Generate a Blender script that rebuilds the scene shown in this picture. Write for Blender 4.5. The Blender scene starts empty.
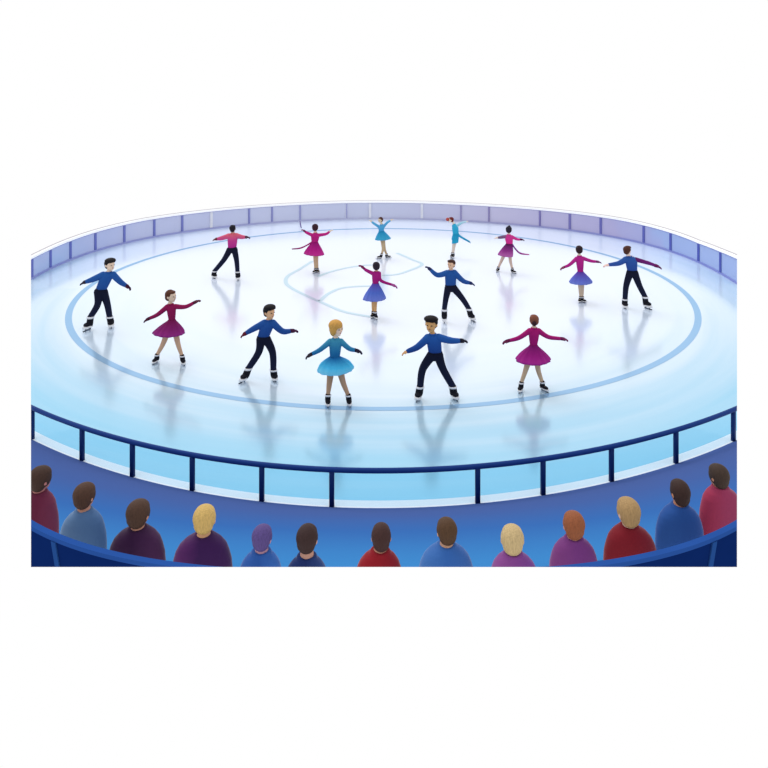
import bpy, bmesh, math, random
from mathutils import Vector, Matrix
random.seed(4)
SC = bpy.context.scene
COL = SC.collection
V = Vector
# ------------------------------------------------------------------ camera
F, CAMH, HORIZON = 760.0, 6.7, 78.0
CAM = V((0, 0, CAMH))
cd = bpy.data.cameras.new('camera'); cam = bpy.data.objects.new('camera', cd); COL.objects.link(cam)
cd.sensor_width = 36; cd.lens = F / 768 * 36; cd.clip_end = 500
cam.location = CAM; cam.rotation_euler = (math.pi / 2, 0, 0)
cd.shift_y = -(384 - HORIZON) / 768          # a level view camera with its lens shifted down
SC.camera = cam

def ray(x, y): return V(((x - 384) / F, 1.0, -(y - HORIZON) / F))
def on_z(x, y, z=0.0):                 # survey mark -> point on a level plane
    d = ray(x, y); return CAM + d * ((z - CAMH) / d.z)
def on_y(x, y, Y):                     # survey mark -> point on an upright plane
    return CAM + ray(x, y) * Y
def scale_at(p):                       # metres per survey unit at a point
    return p.y / F

# the block of the arena that exists: three cut planes (normal points inwards)
def plane(a, b, inside):
    n = ray(*a).cross(ray(*b)).normalized()
    return n if n.dot(ray(*inside)) > 0 else -n
CUT = {'L': plane((31, 100), (31, 700), (384, 384)),
       'R': plane((737, 100), (737, 700), (384, 384)),
       'B': plane((0, 567), (768, 567), (384, 384))}
def cut(bm, which='LRB'):
    for k in which:
        n = CUT[k]
        if all((v.co - CAM).dot(n) > 1e-5 for v in bm.verts): continue
        r = bmesh.ops.bisect_plane(bm, geom=bm.verts[:] + bm.edges[:] + bm.faces[:], dist=1e-5,
                                   plane_co=CAM, plane_no=-n, clear_outer=True)
        ed = [g for g in r['geom_cut'] if isinstance(g, bmesh.types.BMEdge) and g.is_boundary]
        if ed:
            try: bmesh.ops.holes_fill(bm, edges=ed, sides=0)
            except Exception: pass
    return bm

# ------------------------------------------------------------------ objects
def prop(o, label=None, cat=None, group=None, kind=None):
    for k, v in (('label', label), ('category', cat), ('group', group), ('kind', kind)):
        if v: o[k] = v
    return o
def empty(name, loc):
    o = bpy.data.objects.new(name, None); COL.objects.link(o); o.location = loc
    o.empty_display_size = 0.1
    return o
def finish(name, me, mat, parent=None, smooth=True):
    if parent is not None: me.transform(Matrix.Translation(-world_loc(parent)))
    me.materials.clear(); me.materials.append(mat)
    if smooth:
        for p in me.polygons: p.use_smooth = True
    o = bpy.data.objects.new(name, me); COL.objects.link(o)
    if parent is not None: o.parent = parent
    return o
def world_loc(o):
    p = o.location.copy()
    while o.parent is not None:
        o = o.parent; p += o.location
    return p
def build(name, bm, mat, parent=None, smooth=True, label=None):
    bmesh.ops.recalc_face_normals(bm, faces=bm.faces[:])
    me = bpy.data.meshes.new(name); bm.to_mesh(me); bm.free()
    o = finish(name, me, mat, parent, smooth)
    if label: o['label'] = label
    return o
def fuse(name, bm, mat, parent, voxel, smooth=3, cuts='', label=None):
    """weld overlapping closed shells into one continuous skin"""
    bmesh.ops.recalc_face_normals(bm, faces=bm.faces[:])
    me = bpy.data.meshes.new('tmp'); bm.to_mesh(me); bm.free()
    t = bpy.data.objects.new('tmp', me); COL.objects.link(t)
    m = t.modifiers.new('r', 'REMESH'); m.mode = 'VOXEL'; m.voxel_size = voxel
    if smooth:
        s = t.modifiers.new('s', 'SMOOTH'); s.factor = 0.5; s.iterations = smooth
    dg = bpy.context.evaluated_depsgraph_get()
    me2 = bpy.data.meshes.new_from_object(t.evaluated_get(dg)); me2.name = name
    bpy.data.objects.remove(t); bpy.data.meshes.remove(me)
    if cuts:
        b = bmesh.new(); b.from_mesh(me2); cut(b, cuts); b.to_mesh(me2); b.free()
    o = finish(name, me2, mat, parent)
    if label: o['label'] = label
    return o

# ------------------------------------------------------------------ shapes
def ring_faces(bm, rings, cap=True):
    n = len(rings[0])
    for a, b in zip(rings, rings[1:]):
        for i in range(n):
            bm.faces.new((a[i], a[(i + 1) % n], b[(i + 1) % n], b[i]))
    if cap:
        bm.faces.new(rings[0][::-1]); bm.faces.new(rings[-1])
def smooth_path(pts, radii, sub=4):
    if len(pts) < 3: sub = 1
    P, R = [], []
    for i in range(len(pts) - 1):
        p0 = pts[max(i - 1, 0)]; p1 = pts[i]; p2 = pts[i + 1]; p3 = pts[min(i + 2, len(pts) - 1)]
        for k in range(sub):
            t = k / sub
            P.append(0.5 * ((2 * p1) + (p2 - p0) * t + (2 * p0 - 5 * p1 + 4 * p2 - p3) * t * t + (3 * p1 - p0 - 3 * p2 + p3) * t ** 3))
            R.append(radii[i] * (1 - t) + radii[i + 1] * t)
    P.append(pts[-1]); R.append(radii[-1])
    return P, R
def tube(bm, pts, radii, n=12, sub=4, round_ends=True, squash=1.0, up=V((0, 0, 1))):
    P, R = smooth_path([V(p) for p in pts], radii, sub)
    T = []
    for i in range(len(P)):
        T.append((P[min(i + 1, len(P) - 1)] - P[max(i - 1, 0)]).normalized())
    seq = []
    if round_ends:
        for k in (0, 1, 2):
            a = math.radians(80 - 27 * k); seq.append((P[0] - T[0] * R[0] * math.sin(a), R[0] * math.cos(a), T[0]))
    seq += list(zip(P, R, T))
    if round_ends:
        for k in (2, 1, 0):
            a = math.radians(80 - 27 * k); seq.append((P[-1] + T[-1] * R[-1] * math.sin(a), R[-1] * math.cos(a), T[-1]))
    rings = []
    t0 = seq[0][2]; u = up - t0 * up.dot(t0)
    if u.length < 0.4: u = V((0, 1, 0)) - t0 * t0.y
    for p, r, t in seq:
        u = (u - t * u.dot(t)).normalized(); w = t.cross(u)
        rings.append([bm.verts.new(p + (w * math.cos(a) + u * math.sin(a) * squash) * r) for a in
                      [2 * math.pi * i / n for i in range(n)]])
    ring_faces(bm, rings)
def ball(bm, c, ax, ay, az, seg=20):
    M = Matrix(((ax.x, ay.x, az.x, c.x), (ax.y, ay.y, az.y, c.y), (ax.z, ay.z, az.z, c.z), (0, 0, 0, 1)))
    bmesh.ops.create_uvsphere(bm, u_segments=seg, v_segments=seg * 2 // 3, radius=1, matrix=M)
def loft(bm, secs, n=24, power=1.0):
    rings = []
    for c, ax, ay in secs:
        rg = []
        for i in range(n):
            a = 2 * math.pi * i / n; ca, sa = math.cos(a), math.sin(a)
            ca = math.copysign(abs(ca) ** power, ca); sa = math.copysign(abs(sa) ** power, sa)
            rg.append(bm.verts.new(c + ax * ca + ay * sa))
        rings.append(rg)
    ring_faces(bm, rings)
def box(bm, c, ax, ay, az):
    vs = [bm.verts.new(c + ax * sx + ay * sy + az * sz) for sz in (-1, 1) for sx, sy in ((-1, -1), (1, -1), (1, 1), (-1, 1))]
    ring_faces(bm, [vs[:4], vs[4:]])
def strip(bm, profile, close=False):
    """profile: list of rows of points; every row is a closed outline swept along the rows"""
    rings = [[bm.verts.new(p) for p in row] for row in profile]
    if close: rings_c = rings + [rings[0]]; ring_faces(bm, rings_c, cap=False)
    else: ring_faces(bm, rings)

# ------------------------------------------------------------------ materials
def lin(c):
    return tuple((x / 255 / 12.92 if x / 255 <= 0.04045 else ((x / 255 + 0.055) / 1.055) ** 2.4) for x in c)
def new_mat(name):
    m = bpy.data.materials.new(name); m.use_nodes = True
    nt = m.node_tree; nt.nodes.clear()
    out = nt.nodes.new('ShaderNodeOutputMaterial')
    return m, nt, out
EXPO = 0.86
def ramp_node(nt, stops, k=EXPO):
    r = nt.nodes.new('ShaderNodeValToRGB')
    el = r.color_ramp.elements
    while len(el) < len(stops): el.new(0.5)
    for e, (p, c) in zip(el, stops):
        e.position = p; l = lin(c); e.color = (l[0] * k, l[1] * k, l[2] * k, 1)
    return r
CACHE = {}
def cloth(name, *cols, rough=0.85, axis='Z', noise=0.0, stops=None):
    key = (name, cols, axis)
    if key in CACHE: return CACHE[key]
    m, nt, out = new_mat(name)
    b = nt.nodes.new('ShaderNodeBsdfPrincipled'); b.inputs['Roughness'].default_value = rough
    b.inputs['Specular IOR Level'].default_value = 0.15
    if name == 'shirt cloth': b.inputs['Sheen Weight'].default_value = 0.22; b.inputs['Sheen Roughness'].default_value = 0.35
    tc = nt.nodes.new('ShaderNodeTexCoord'); sp = nt.nodes.new('ShaderNodeSeparateXYZ')
    nt.links.new(tc.outputs['Generated'], sp.inputs[0])
    src = sp.outputs[axis]
    nz = nt.nodes.new('ShaderNodeTexNoise'); nz.inputs['Scale'].default_value = 9
    nt.links.new(tc.outputs['Generated'], nz.inputs['Vector'])
    ma = nt.nodes.new('ShaderNodeMath'); ma.operation = 'MULTIPLY_ADD'
    ma.inputs[1].default_value = 0.12; nt.links.new(nz.outputs['Fac'], ma.inputs[0])
    ad = nt.nodes.new('ShaderNodeMath'); ad.operation = 'SUBTRACT'; ad.inputs[1].default_value = 0.06
    nt.links.new(src, ma.inputs[2]); nt.links.new(ma.outputs[0], ad.inputs[0])
    if len(cols) == 1: cols = (tuple(int(x * 0.93) for x in cols[0]), cols[0])
    n = len(cols)
    st = stops or [i / (n - 1) for i in range(n)]
    r = ramp_node(nt, list(zip(st, cols)))
    nt.links.new(ad.outputs[0], r.inputs[0]); nt.links.new(r.outputs[0], b.inputs['Base Color'])
    nt.links.new(b.outputs[0], out.inputs[0])
    CACHE[key] = m
    return m
def hair_mat(name, c, c2=None):
    key = ('h', c, c2)
    if key in CACHE: return CACHE[key]
    m, nt, out = new_mat(name)
    b = nt.nodes.new('ShaderNodeBsdfPrincipled'); b.inputs['Roughness'].default_value = 0.7
    b.inputs['Specular IOR Level'].default_value = 0.2
    tc = nt.nodes.new('ShaderNodeTexCoord'); mp = nt.nodes.new('ShaderNodeMapping')
    mp.inputs['Scale'].default_value = (9, 9, 1.2)
    nz = nt.nodes.new('ShaderNodeTexNoise'); nz.inputs['Scale'].default_value = 2.5; nz.inputs['Detail'].default_value = 3
    nt.links.new(tc.outputs['Generated'], mp.inputs[0]); nt.links.new(mp.outputs[0], nz.inputs['Vector'])
    c2 = c2 or tuple(int(x * 0.84) for x in c)
    r = ramp_node(nt, [(0.3, c2), (0.7, c)])
    nt.links.new(nz.outputs['Fac'], r.inputs[0]); nt.links.new(r.outputs[0], b.inputs['Base Color'])
    nt.links.new(b.outputs[0], out.inputs[0]); CACHE[key] = m
    return m

# ice: a matt tinted body under a polished film
RC = V((0, 24.2, 0))
def RB(a):                             # gently egg-shaped rink outline
    t = a - math.pi / 2
    c = (11.994, -.015, .186, -.238, -.139, .008, .098); q = (.053, .029, -.025, -.001, .038)
    return sum(v * math.cos(k * t) for k, v in enumerate(c)) + sum(v * math.sin((k + 1) * t) for k, v in enumerate(q))
def ice_material(name, tint=None):
    m, nt, out = new_mat(name)
    N, L = nt.nodes, nt.links
    tc = N.new('ShaderNodeTexCoord'); geo = N.new('ShaderNodeNewGeometry')
    d = N.new('ShaderNodeBsdfDiffuse'); g = N.new('ShaderNodeBsdfGlossy')
    g.inputs['Roughness'].default_value = 0.16
    g.inputs['Color'].default_value = (0.97, 0.98, 1, 1)
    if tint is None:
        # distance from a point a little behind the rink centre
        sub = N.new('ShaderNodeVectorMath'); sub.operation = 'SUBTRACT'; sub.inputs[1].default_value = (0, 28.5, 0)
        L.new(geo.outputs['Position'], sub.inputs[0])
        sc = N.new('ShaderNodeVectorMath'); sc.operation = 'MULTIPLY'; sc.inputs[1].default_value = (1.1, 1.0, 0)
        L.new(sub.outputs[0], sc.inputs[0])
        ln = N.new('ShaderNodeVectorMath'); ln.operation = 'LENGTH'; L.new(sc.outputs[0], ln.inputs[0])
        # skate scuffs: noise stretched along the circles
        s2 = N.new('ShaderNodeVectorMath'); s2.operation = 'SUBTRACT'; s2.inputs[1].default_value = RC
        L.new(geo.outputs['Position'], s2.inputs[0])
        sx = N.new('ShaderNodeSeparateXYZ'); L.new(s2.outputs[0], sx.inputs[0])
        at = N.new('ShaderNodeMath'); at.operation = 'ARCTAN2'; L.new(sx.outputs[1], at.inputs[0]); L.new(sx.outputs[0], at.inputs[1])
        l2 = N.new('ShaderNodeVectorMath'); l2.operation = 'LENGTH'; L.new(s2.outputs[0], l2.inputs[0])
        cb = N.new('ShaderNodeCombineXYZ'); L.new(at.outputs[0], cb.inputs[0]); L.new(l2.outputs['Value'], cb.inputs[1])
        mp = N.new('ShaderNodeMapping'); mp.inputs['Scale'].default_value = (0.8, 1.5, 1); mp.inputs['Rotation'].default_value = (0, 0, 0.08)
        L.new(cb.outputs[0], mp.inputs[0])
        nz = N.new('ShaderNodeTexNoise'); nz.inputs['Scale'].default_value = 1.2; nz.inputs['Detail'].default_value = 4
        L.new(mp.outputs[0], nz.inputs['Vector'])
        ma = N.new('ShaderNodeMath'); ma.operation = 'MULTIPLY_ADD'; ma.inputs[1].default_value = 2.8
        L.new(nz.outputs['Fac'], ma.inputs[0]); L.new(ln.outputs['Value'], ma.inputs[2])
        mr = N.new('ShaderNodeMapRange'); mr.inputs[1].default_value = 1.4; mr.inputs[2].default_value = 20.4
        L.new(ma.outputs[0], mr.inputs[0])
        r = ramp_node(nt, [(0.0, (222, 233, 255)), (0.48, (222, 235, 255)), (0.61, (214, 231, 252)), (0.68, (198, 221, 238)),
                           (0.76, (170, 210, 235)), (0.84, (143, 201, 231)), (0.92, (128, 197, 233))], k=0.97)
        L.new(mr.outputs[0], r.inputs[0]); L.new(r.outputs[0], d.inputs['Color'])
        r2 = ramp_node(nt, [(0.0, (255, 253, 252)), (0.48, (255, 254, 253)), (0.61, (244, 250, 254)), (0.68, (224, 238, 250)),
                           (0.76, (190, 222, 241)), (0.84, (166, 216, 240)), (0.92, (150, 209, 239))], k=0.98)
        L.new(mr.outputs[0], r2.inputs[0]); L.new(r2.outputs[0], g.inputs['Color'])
    else:
        l = lin(tint); d.inputs['Color'].default_value = (l[0] * .85, l[1] * .85, l[2] * .85, 1); g.inputs['Color'].default_value = (l[0], l[1], l[2], 1)
    mx = N.new('ShaderNodeMixShader'); mx.inputs[0].default_value = 0.42
    L.new(d.outputs[0], mx.inputs[1]); L.new(g.outputs[0], mx.inputs[2])
    L.new(mx.outputs[0], out.inputs[0])
    return m
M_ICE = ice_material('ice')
M_LINE = ice_material('ice line blue', (162, 200, 236))
M_LINE2 = ice_material('ice line pale', (208, 231, 245))

def plain(name, c, rough=0.6, spec=0.2, k=EXPO):
    m, nt, out = new_mat(name)
    b = nt.nodes.new('ShaderNodeBsdfPrincipled'); l = lin(c)
    nz = nt.nodes.new('ShaderNodeTexNoise'); nz.inputs['Scale'].default_value = 3
    r = ramp_node(nt, [(0.2, tuple(int(x * .95) for x in c)), (0.8, c)], k)
    nt.links.new(nz.outputs['Fac'], r.inputs[0]); nt.links.new(r.outputs[0], b.inputs['Base Color'])
    b.inputs['Roughness'].default_value = rough; b.inputs['Specular IOR Level'].default_value = spec
    nt.links.new(b.outputs[0], out.inputs[0])
    return m
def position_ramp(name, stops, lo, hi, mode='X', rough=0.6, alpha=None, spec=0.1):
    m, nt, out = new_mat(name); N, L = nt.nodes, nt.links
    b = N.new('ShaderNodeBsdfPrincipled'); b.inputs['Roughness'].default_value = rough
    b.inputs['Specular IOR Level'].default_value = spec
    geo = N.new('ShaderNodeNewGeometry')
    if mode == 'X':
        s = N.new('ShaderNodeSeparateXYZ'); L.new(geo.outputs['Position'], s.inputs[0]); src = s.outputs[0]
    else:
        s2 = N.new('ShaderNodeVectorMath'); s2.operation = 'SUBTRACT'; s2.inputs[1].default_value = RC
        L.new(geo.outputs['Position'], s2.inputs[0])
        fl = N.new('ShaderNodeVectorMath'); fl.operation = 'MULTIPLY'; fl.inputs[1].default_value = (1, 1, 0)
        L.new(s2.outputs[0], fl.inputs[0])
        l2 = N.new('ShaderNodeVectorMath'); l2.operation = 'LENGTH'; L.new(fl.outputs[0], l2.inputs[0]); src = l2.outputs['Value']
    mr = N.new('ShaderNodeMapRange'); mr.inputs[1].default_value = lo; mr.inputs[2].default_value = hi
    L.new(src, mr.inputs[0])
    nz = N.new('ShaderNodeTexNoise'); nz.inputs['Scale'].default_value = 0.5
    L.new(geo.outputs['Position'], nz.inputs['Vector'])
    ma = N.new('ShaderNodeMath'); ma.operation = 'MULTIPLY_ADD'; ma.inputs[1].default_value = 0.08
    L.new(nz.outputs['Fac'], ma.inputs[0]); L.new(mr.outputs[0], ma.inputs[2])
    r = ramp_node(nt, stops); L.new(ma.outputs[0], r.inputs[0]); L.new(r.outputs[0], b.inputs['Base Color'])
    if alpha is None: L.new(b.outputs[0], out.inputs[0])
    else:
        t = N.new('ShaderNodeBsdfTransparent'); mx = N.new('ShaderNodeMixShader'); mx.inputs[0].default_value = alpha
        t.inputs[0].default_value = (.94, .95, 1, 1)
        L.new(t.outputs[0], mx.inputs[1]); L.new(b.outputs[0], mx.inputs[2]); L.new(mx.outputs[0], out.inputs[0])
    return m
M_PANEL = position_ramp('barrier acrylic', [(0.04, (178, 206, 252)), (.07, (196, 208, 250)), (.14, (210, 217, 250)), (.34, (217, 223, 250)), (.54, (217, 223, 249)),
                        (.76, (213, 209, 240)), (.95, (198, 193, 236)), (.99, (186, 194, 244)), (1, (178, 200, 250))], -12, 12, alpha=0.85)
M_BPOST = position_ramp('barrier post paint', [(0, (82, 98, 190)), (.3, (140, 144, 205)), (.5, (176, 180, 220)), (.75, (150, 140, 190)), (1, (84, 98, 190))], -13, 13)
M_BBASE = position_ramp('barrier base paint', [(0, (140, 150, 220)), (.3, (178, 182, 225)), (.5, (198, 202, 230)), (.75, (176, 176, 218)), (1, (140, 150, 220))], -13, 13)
M_BCAP = plain('white cap', (255, 255, 255), 0.5, 0.5, 1.1); M_WHITEPOST = plain('white barrier post', (238, 240, 252))
M_BEDGE = plain('grey cap edge', (208, 206, 214))
M_NAVY = plain('navy rail paint', (30, 62, 132), 0.45, 0.05)
M_NAVYP = plain('navy post paint', (24, 50, 110), 0.45, 0.05)
M_KERB = plain('pale kerb', (236, 244, 255))
M_TERR = position_ramp('terrace painted light', [(0, (77, 95, 152)), (.3, (70, 97, 160)), (.6, (57, 106, 176)), (1.0, (62, 133, 198))], 12.2, 17.8, mode='R', rough=.9, spec=0.0)  # violet to lighter blue outwards: a light gradient painted into the base colour
M_WALL = plain('dark blue seat back', (15, 42, 104), 0.6, 0.0); M_WCAP = plain('blue seat back cap', (44, 86, 164), 0.5, 0.0)
M_WSEAM = plain('blue seam strip', (40, 82, 150), 0.5, 0.0)
def glass_mat():
    m, nt, out = new_mat('tinted glass'); N, L = nt.nodes, nt.links
    t = N.new('ShaderNodeBsdfTransparent'); t.inputs[0].default_value = (0.80, 0.94, 1.0, 1)
    g = N.new('ShaderNodeBsdfGlossy'); g.inputs['Roughness'].default_value = 0.1
    mx = N.new('ShaderNodeMixShader'); mx.inputs[0].default_value = 0.03
    L.new(t.outputs[0], mx.inputs[1]); L.new(g.outputs[0], mx.inputs[2]); L.new(mx.outputs[0], out.inputs[0])
    return m
M_GLASS = glass_mat()
M_BOOT = cloth('black skate leather', (24, 25, 36)); M_SOLE = cloth('white skate sole', (240, 242, 248))
M_CUFF = cloth('white skate cuff', (232, 234, 242)); M_BLADE = cloth('dark steel blade', (70, 78, 98), rough=0.4)
M_EYE = plain('dark eye', (40, 26, 24)); M_LIP = plain('soft lip', (178, 98, 84))

# ------------------------------------------------------------------ world and light
w = bpy.data.worlds.new('sky'); SC.world = w; w.use_nodes = True
w.node_tree.nodes['Background'].inputs[0].default_value = (1, 1, 1, 1)
w.node_tree.nodes['Background'].inputs[1].default_value = 1.0
SC.view_settings.view_transform = 'Standard'; SC.view_settings.look = 'None'
def sun(name, frm, strength, angle, color=(1, 1, 1)):
    l = bpy.data.lights.new(name, 'SUN'); l.energy = strength; l.angle = math.radians(angle); l.color = color
    o = bpy.data.objects.new(name, l); COL.objects.link(o); o.location = V(frm) * 10
    o.rotation_euler = (-V(frm)).to_track_quat('-Z', 'Y').to_euler()
sun('arena_light', (-0.35, 0.55, 1.0), 1.15, 35, (1, 0.98, 0.96))

# ------------------------------------------------------------------ rink
def circ(off, a, z=0.0):
    r = RB(a) + off
    return V((RC.x + r * math.cos(a), RC.y + r * math.sin(a), z))
def angle_at(x, y):
    p = on_z(x, y) - RC; return math.atan2(p.y, p.x)
NS = 288
bm = bmesh.new()
prev = None; rows = []
for k in range(NS):
    a = 2 * math.pi * k / NS
    rows.append([circ(0, a, 0), circ(0, a, -0.05)])
top = [bm.verts.new(r[0]) for r in rows]; bot = [bm.verts.new(r[1]) for r in rows]
bm.faces.new(top); bm.faces.new(bot[::-1])
for i in range(NS): bm.faces.new((top[i], bot[i], bot[(i + 1) % NS], top[(i + 1) % NS]))
cut(bm)
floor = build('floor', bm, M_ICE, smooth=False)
prop(floor, 'glossy round sheet of white ice fading to pale blue at its near edge', kind='structure')

def flat_line(name, pts, width, mat, closed=False, z=0.003, cuts=''):
    bm = bmesh.new(); rws = []; n = len(pts)
    for i, p in enumerate(pts):
        a = pts[(i - 1) % n] if closed or i > 0 else p; b = pts[(i + 1) % n] if closed or i < n - 1 else p
        t = (b - a).normalized(); s = V((-t.y, t.x, 0)) * width[i] * 0.5 if isinstance(width, list) else V((-t.y, t.x, 0)) * width * 0.5
        rws.append([V((p.x, p.y, z)) - s, V((p.x, p.y, z)) + s])
    vs = [[bm.verts.new(q) for q in r] for r in rws]
    for i in range(n if closed else n - 1):
        a, b = vs[i], vs[(i + 1) % n]; bm.faces.new((a[0], a[1], b[1], b[0]))
    bmesh.ops.recalc_face_normals(bm, faces=bm.faces[:])
    if cuts: cut(bm, cuts)
    for f in bm.faces:
        if f.normal.z < 0: f.normal_flip()
    me = bpy.data.meshes.new(name); bm.to_mesh(me); bm.free()
    return finish(name, me, mat, floor, smooth=False)
o = flat_line('ring_line', [V((-0.02 + 9.45 * math.cos(t), 24.6 + 9.21 * math.sin(t), 0)) for t in [2 * math.pi * i / 240 for i in range(240)]], 0.18, M_LINE, True)
o['label'] = 'wide blue ring line painted round the ice'
def curve_pts(pix, sub=8):
    P, _ = smooth_path([on_z(*p) for p in pix], [1] * len(pix), sub); return P
for pix in ([(312.5, 261), (300, 269), (288, 276), (286, 283), (293, 289), (307, 296), (325, 304), (345, 312), (375, 317.5)],
            [(320, 301), (328, 294), (340, 288.5), (356, 286.5), (374, 286)],
            [(318, 276.5), (330, 272), (346, 268), (362, 265.5), (372, 265)],
            [(382, 275.5), (396, 274.5), (408, 271), (422, 264.5), (412, 259.5), (397, 253)]):
    pp = curve_pts(pix); flat_line('curved_line', pp, 0.135, M_LINE2, z=0.004)

# kerb along the near edge, terrace, near railing
A0, A1 = math.radians(180 + 25), math.radians(360 - 25)
def arc(a0, a1, n): return [a0 + (a1 - a0) * i / (n - 1) for i in range(n)]
bm = bmesh.new()
strip(bm, [[circ(-.19, a, .0), circ(-.19, a, .025), circ(.02, a, .025), circ(.02, a, .0)] for a in arc(A0, A1, 160)])
cut(bm)
prop(build('trim_1', bm, M_KERB, smooth=False), 'pale raised kerb under the navy railing', kind='structure')
TS = 0.47
bm = bmesh.new()
rws = []
for a in arc(A0, A1, 160):
    q = math.degrees(abs(a - math.radians(270))) / 7.0
    W = max(17.3, 18.0 - .25 * q * q) - RB(a)
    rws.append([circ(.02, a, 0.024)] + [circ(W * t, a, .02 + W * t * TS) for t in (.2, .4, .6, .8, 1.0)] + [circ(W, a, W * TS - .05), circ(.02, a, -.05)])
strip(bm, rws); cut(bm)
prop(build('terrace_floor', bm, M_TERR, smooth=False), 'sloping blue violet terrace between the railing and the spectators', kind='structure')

RAILZ = 0.595
rail = empty('guard_railing', circ(0, math.radians(270)))
prop(rail, 'navy guard railing with glass panels along the near edge of the ice', 'railing')
bm = bmesh.new()
tube(bm, [circ(0, a, RAILZ) for a in arc(A0, A1, 120)], [0.042] * 120, n=10, sub=1); cut(bm)
build('handrail', bm, M_NAVY, rail)
PB = [(32, 440), (83, 461), (132, 478), (192, 492), (262, 502), (332, 507), (478, 505), (543, 496), (612, 483), (677, 465), (731, 441)]
pa = [angle_at(x, y) for x, y in PB]
for a in pa:
    bm = bmesh.new()
    loft(bm, [(circ(0, a, z), V((math.cos(a), math.sin(a), 0)) * .036, V((-math.sin(a), math.cos(a), 0)) * .04) for z in (.026, .3, RAILZ)], n=16, power=.5)
    cut(bm); build('post', bm, M_NAVYP, rail)
ga = [pa[0] - .06] + pa + [pa[-1] + .06]
for a, b in zip(ga, ga[1:]):
    bm = bmesh.new(); e = 0.004
    ar = arc(a + e, b - e, 10)
    lo = [bm.verts.new(circ(-.005, t, .03)) for t in ar]; hi = [bm.verts.new(circ(-.005, t, RAILZ - .03)) for t in ar]
    for i in range(9): bm.faces.new((lo[i], lo[i + 1], hi[i + 1], hi[i]))
    cut(bm)
    if len(bm.faces): build('glass_panel', bm, M_GLASS, rail, smooth=False)
    else: bm.free()

# far barrier
def btop(p): return 0.69 + 0.09 * min(1, max(0, (p.y - 26) / 5.5)) + (.05 * min(3.5, max(0, 27.5 - p.y)) if p.x > 0 else 0)
barrier = empty('rink_barrier', circ(0, math.radians(90)))
prop(barrier, 'lavender acrylic board barrier with white cap curving round the far side of the ice', 'barrier')
B0, B1 = math.radians(-22), math.radians(202)
BA = arc(B0, B1, 200)
def bstrip(name, r0, r1, z0, z1, mat, n=BA):
    bm = bmesh.new(); rr = []
    for a in n:
        t = btop(circ(0, a)); q0 = z0(t); q1 = z1(t)
        rr.append([circ(r0, a, q0), circ(r1, a, q0), circ(r1, a, q1), circ(r0, a, q1)])
    strip(bm, rr); cut(bm, 'LR')
    if len(bm.faces): return build(name, bm, mat, barrier, smooth=False)
    bm.free()
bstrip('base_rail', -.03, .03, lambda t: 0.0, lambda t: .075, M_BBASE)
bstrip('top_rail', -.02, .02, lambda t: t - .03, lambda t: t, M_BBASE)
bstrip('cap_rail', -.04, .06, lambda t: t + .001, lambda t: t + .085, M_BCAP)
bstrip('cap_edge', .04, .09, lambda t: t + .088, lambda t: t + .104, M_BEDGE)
BP = [(31.5, 281.5), (50, 268), (70, 259), (95, 251), (124, 244), (154, 238), (182, 233), (211, 229.5), (249, 225), (272, 223), (300, 221.5), (346.5, 219.5),
      (370, 219.4), (422, 219.8), (461, 221), (489, 222.7), (540, 228), (570, 231), (601, 235), (644, 244), (671, 253), (699, 263), (721, 276)]
WHITE = {7, 12, 13}
def far_angle(x, y):
    a = angle_at(x, y)
    for _ in range(30):                      # slide along the outline until it lines up with the surveyed bearing
        p = circ(0, a); q = circ(0, a + .002)
        e = p.x / p.y - (x - 384) / F
        a -= e / ((q.x / q.y - p.x / p.y) / .002) * .7
    return a
ba = [far_angle(x, y) for x, y in BP]
for i, a in enumerate(ba):
    bm = bmesh.new(); t = btop(circ(0, a)); h = .05
    if 7 <= i <= 16: h = .04
    if i in WHITE: h = .06
    R_ = -(.03 if i in WHITE else .012)
    rad = V((math.cos(a), math.sin(a), 0)); tan = V((-rad.y, rad.x, 0))
    box(bm, circ(R_, a, (.076 + t - .031) / 2), rad * .03, tan * h, V((0, 0, (t - .031 - .076) / 2)))
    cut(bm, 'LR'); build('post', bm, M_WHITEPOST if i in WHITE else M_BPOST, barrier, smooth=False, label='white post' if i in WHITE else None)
pe = [ba[0] + .12] + ba + [ba[-1] - .12]
for a, b in zip(pe, pe[1:]):
    s = 1 if b > a else -1
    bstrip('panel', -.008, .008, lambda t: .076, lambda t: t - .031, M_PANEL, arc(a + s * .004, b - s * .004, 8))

# seat-back walls behind the outer spectators
def seat_wall(sign, label):
    zt = 3.05
    def P(x, off, z):   # a bowed line in plan
        y = 5.609 + .0384 * x * x + .0048 * x ** 4
        n = V((.0768 * x + .0192 * x ** 3, -1, 0)).normalized()
        return V((x, y, z)) + n * off
    xs = [sign * (0.9 + 2.4 * i / 60) for i in range(61)]
    root = empty('seat_back_wall', P(sign * 2.6, 0, 2.4)); prop(root, label, 'seat wall', 'seat back walls behind the end spectators')
    bm = bmesh.new()
    strip(bm, [[P(x, .0, 1.9), P(x, .0, zt - .035), P(x, .05, zt - .035), P(x, .05, 1.9)] for x in xs]); cut(bm)
    build('wall_panel', bm, M_WALL, root, smooth=False)
    bm = bmesh.new()
    strip(bm, [[P(x, .0, zt - .034), P(x, .0, zt), P(x, .054, zt), P(x, .054, zt - .034)] for x in xs]); cut(bm)
    build('wall_cap', bm, M_WCAP, root, smooth=False)
    bm = bmesh.new()
    x0 = sign * 2.60 
    strip(bm, [[P(x0 - .022 + sign * dx, .051, z), P(x0 + .022 + sign * dx, .051, z), P(x0 + .022 + sign * dx, .062, z), P(x0 - .022 + sign * dx, .062, z)] for z, dx in ((2.7, -.07), (zt - .036, 0))]); cut(bm)
    build('seam_strip', bm, M_WSEAM, root, smooth=False)
seat_wall(-1, 'curved dark blue seat back wall in front of the lower left corner, behind the man in a grey blue top')
seat_wall(1, 'curved dark blue seat back wall in the lower right corner, behind the dark-haired spectator in blue')

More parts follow.
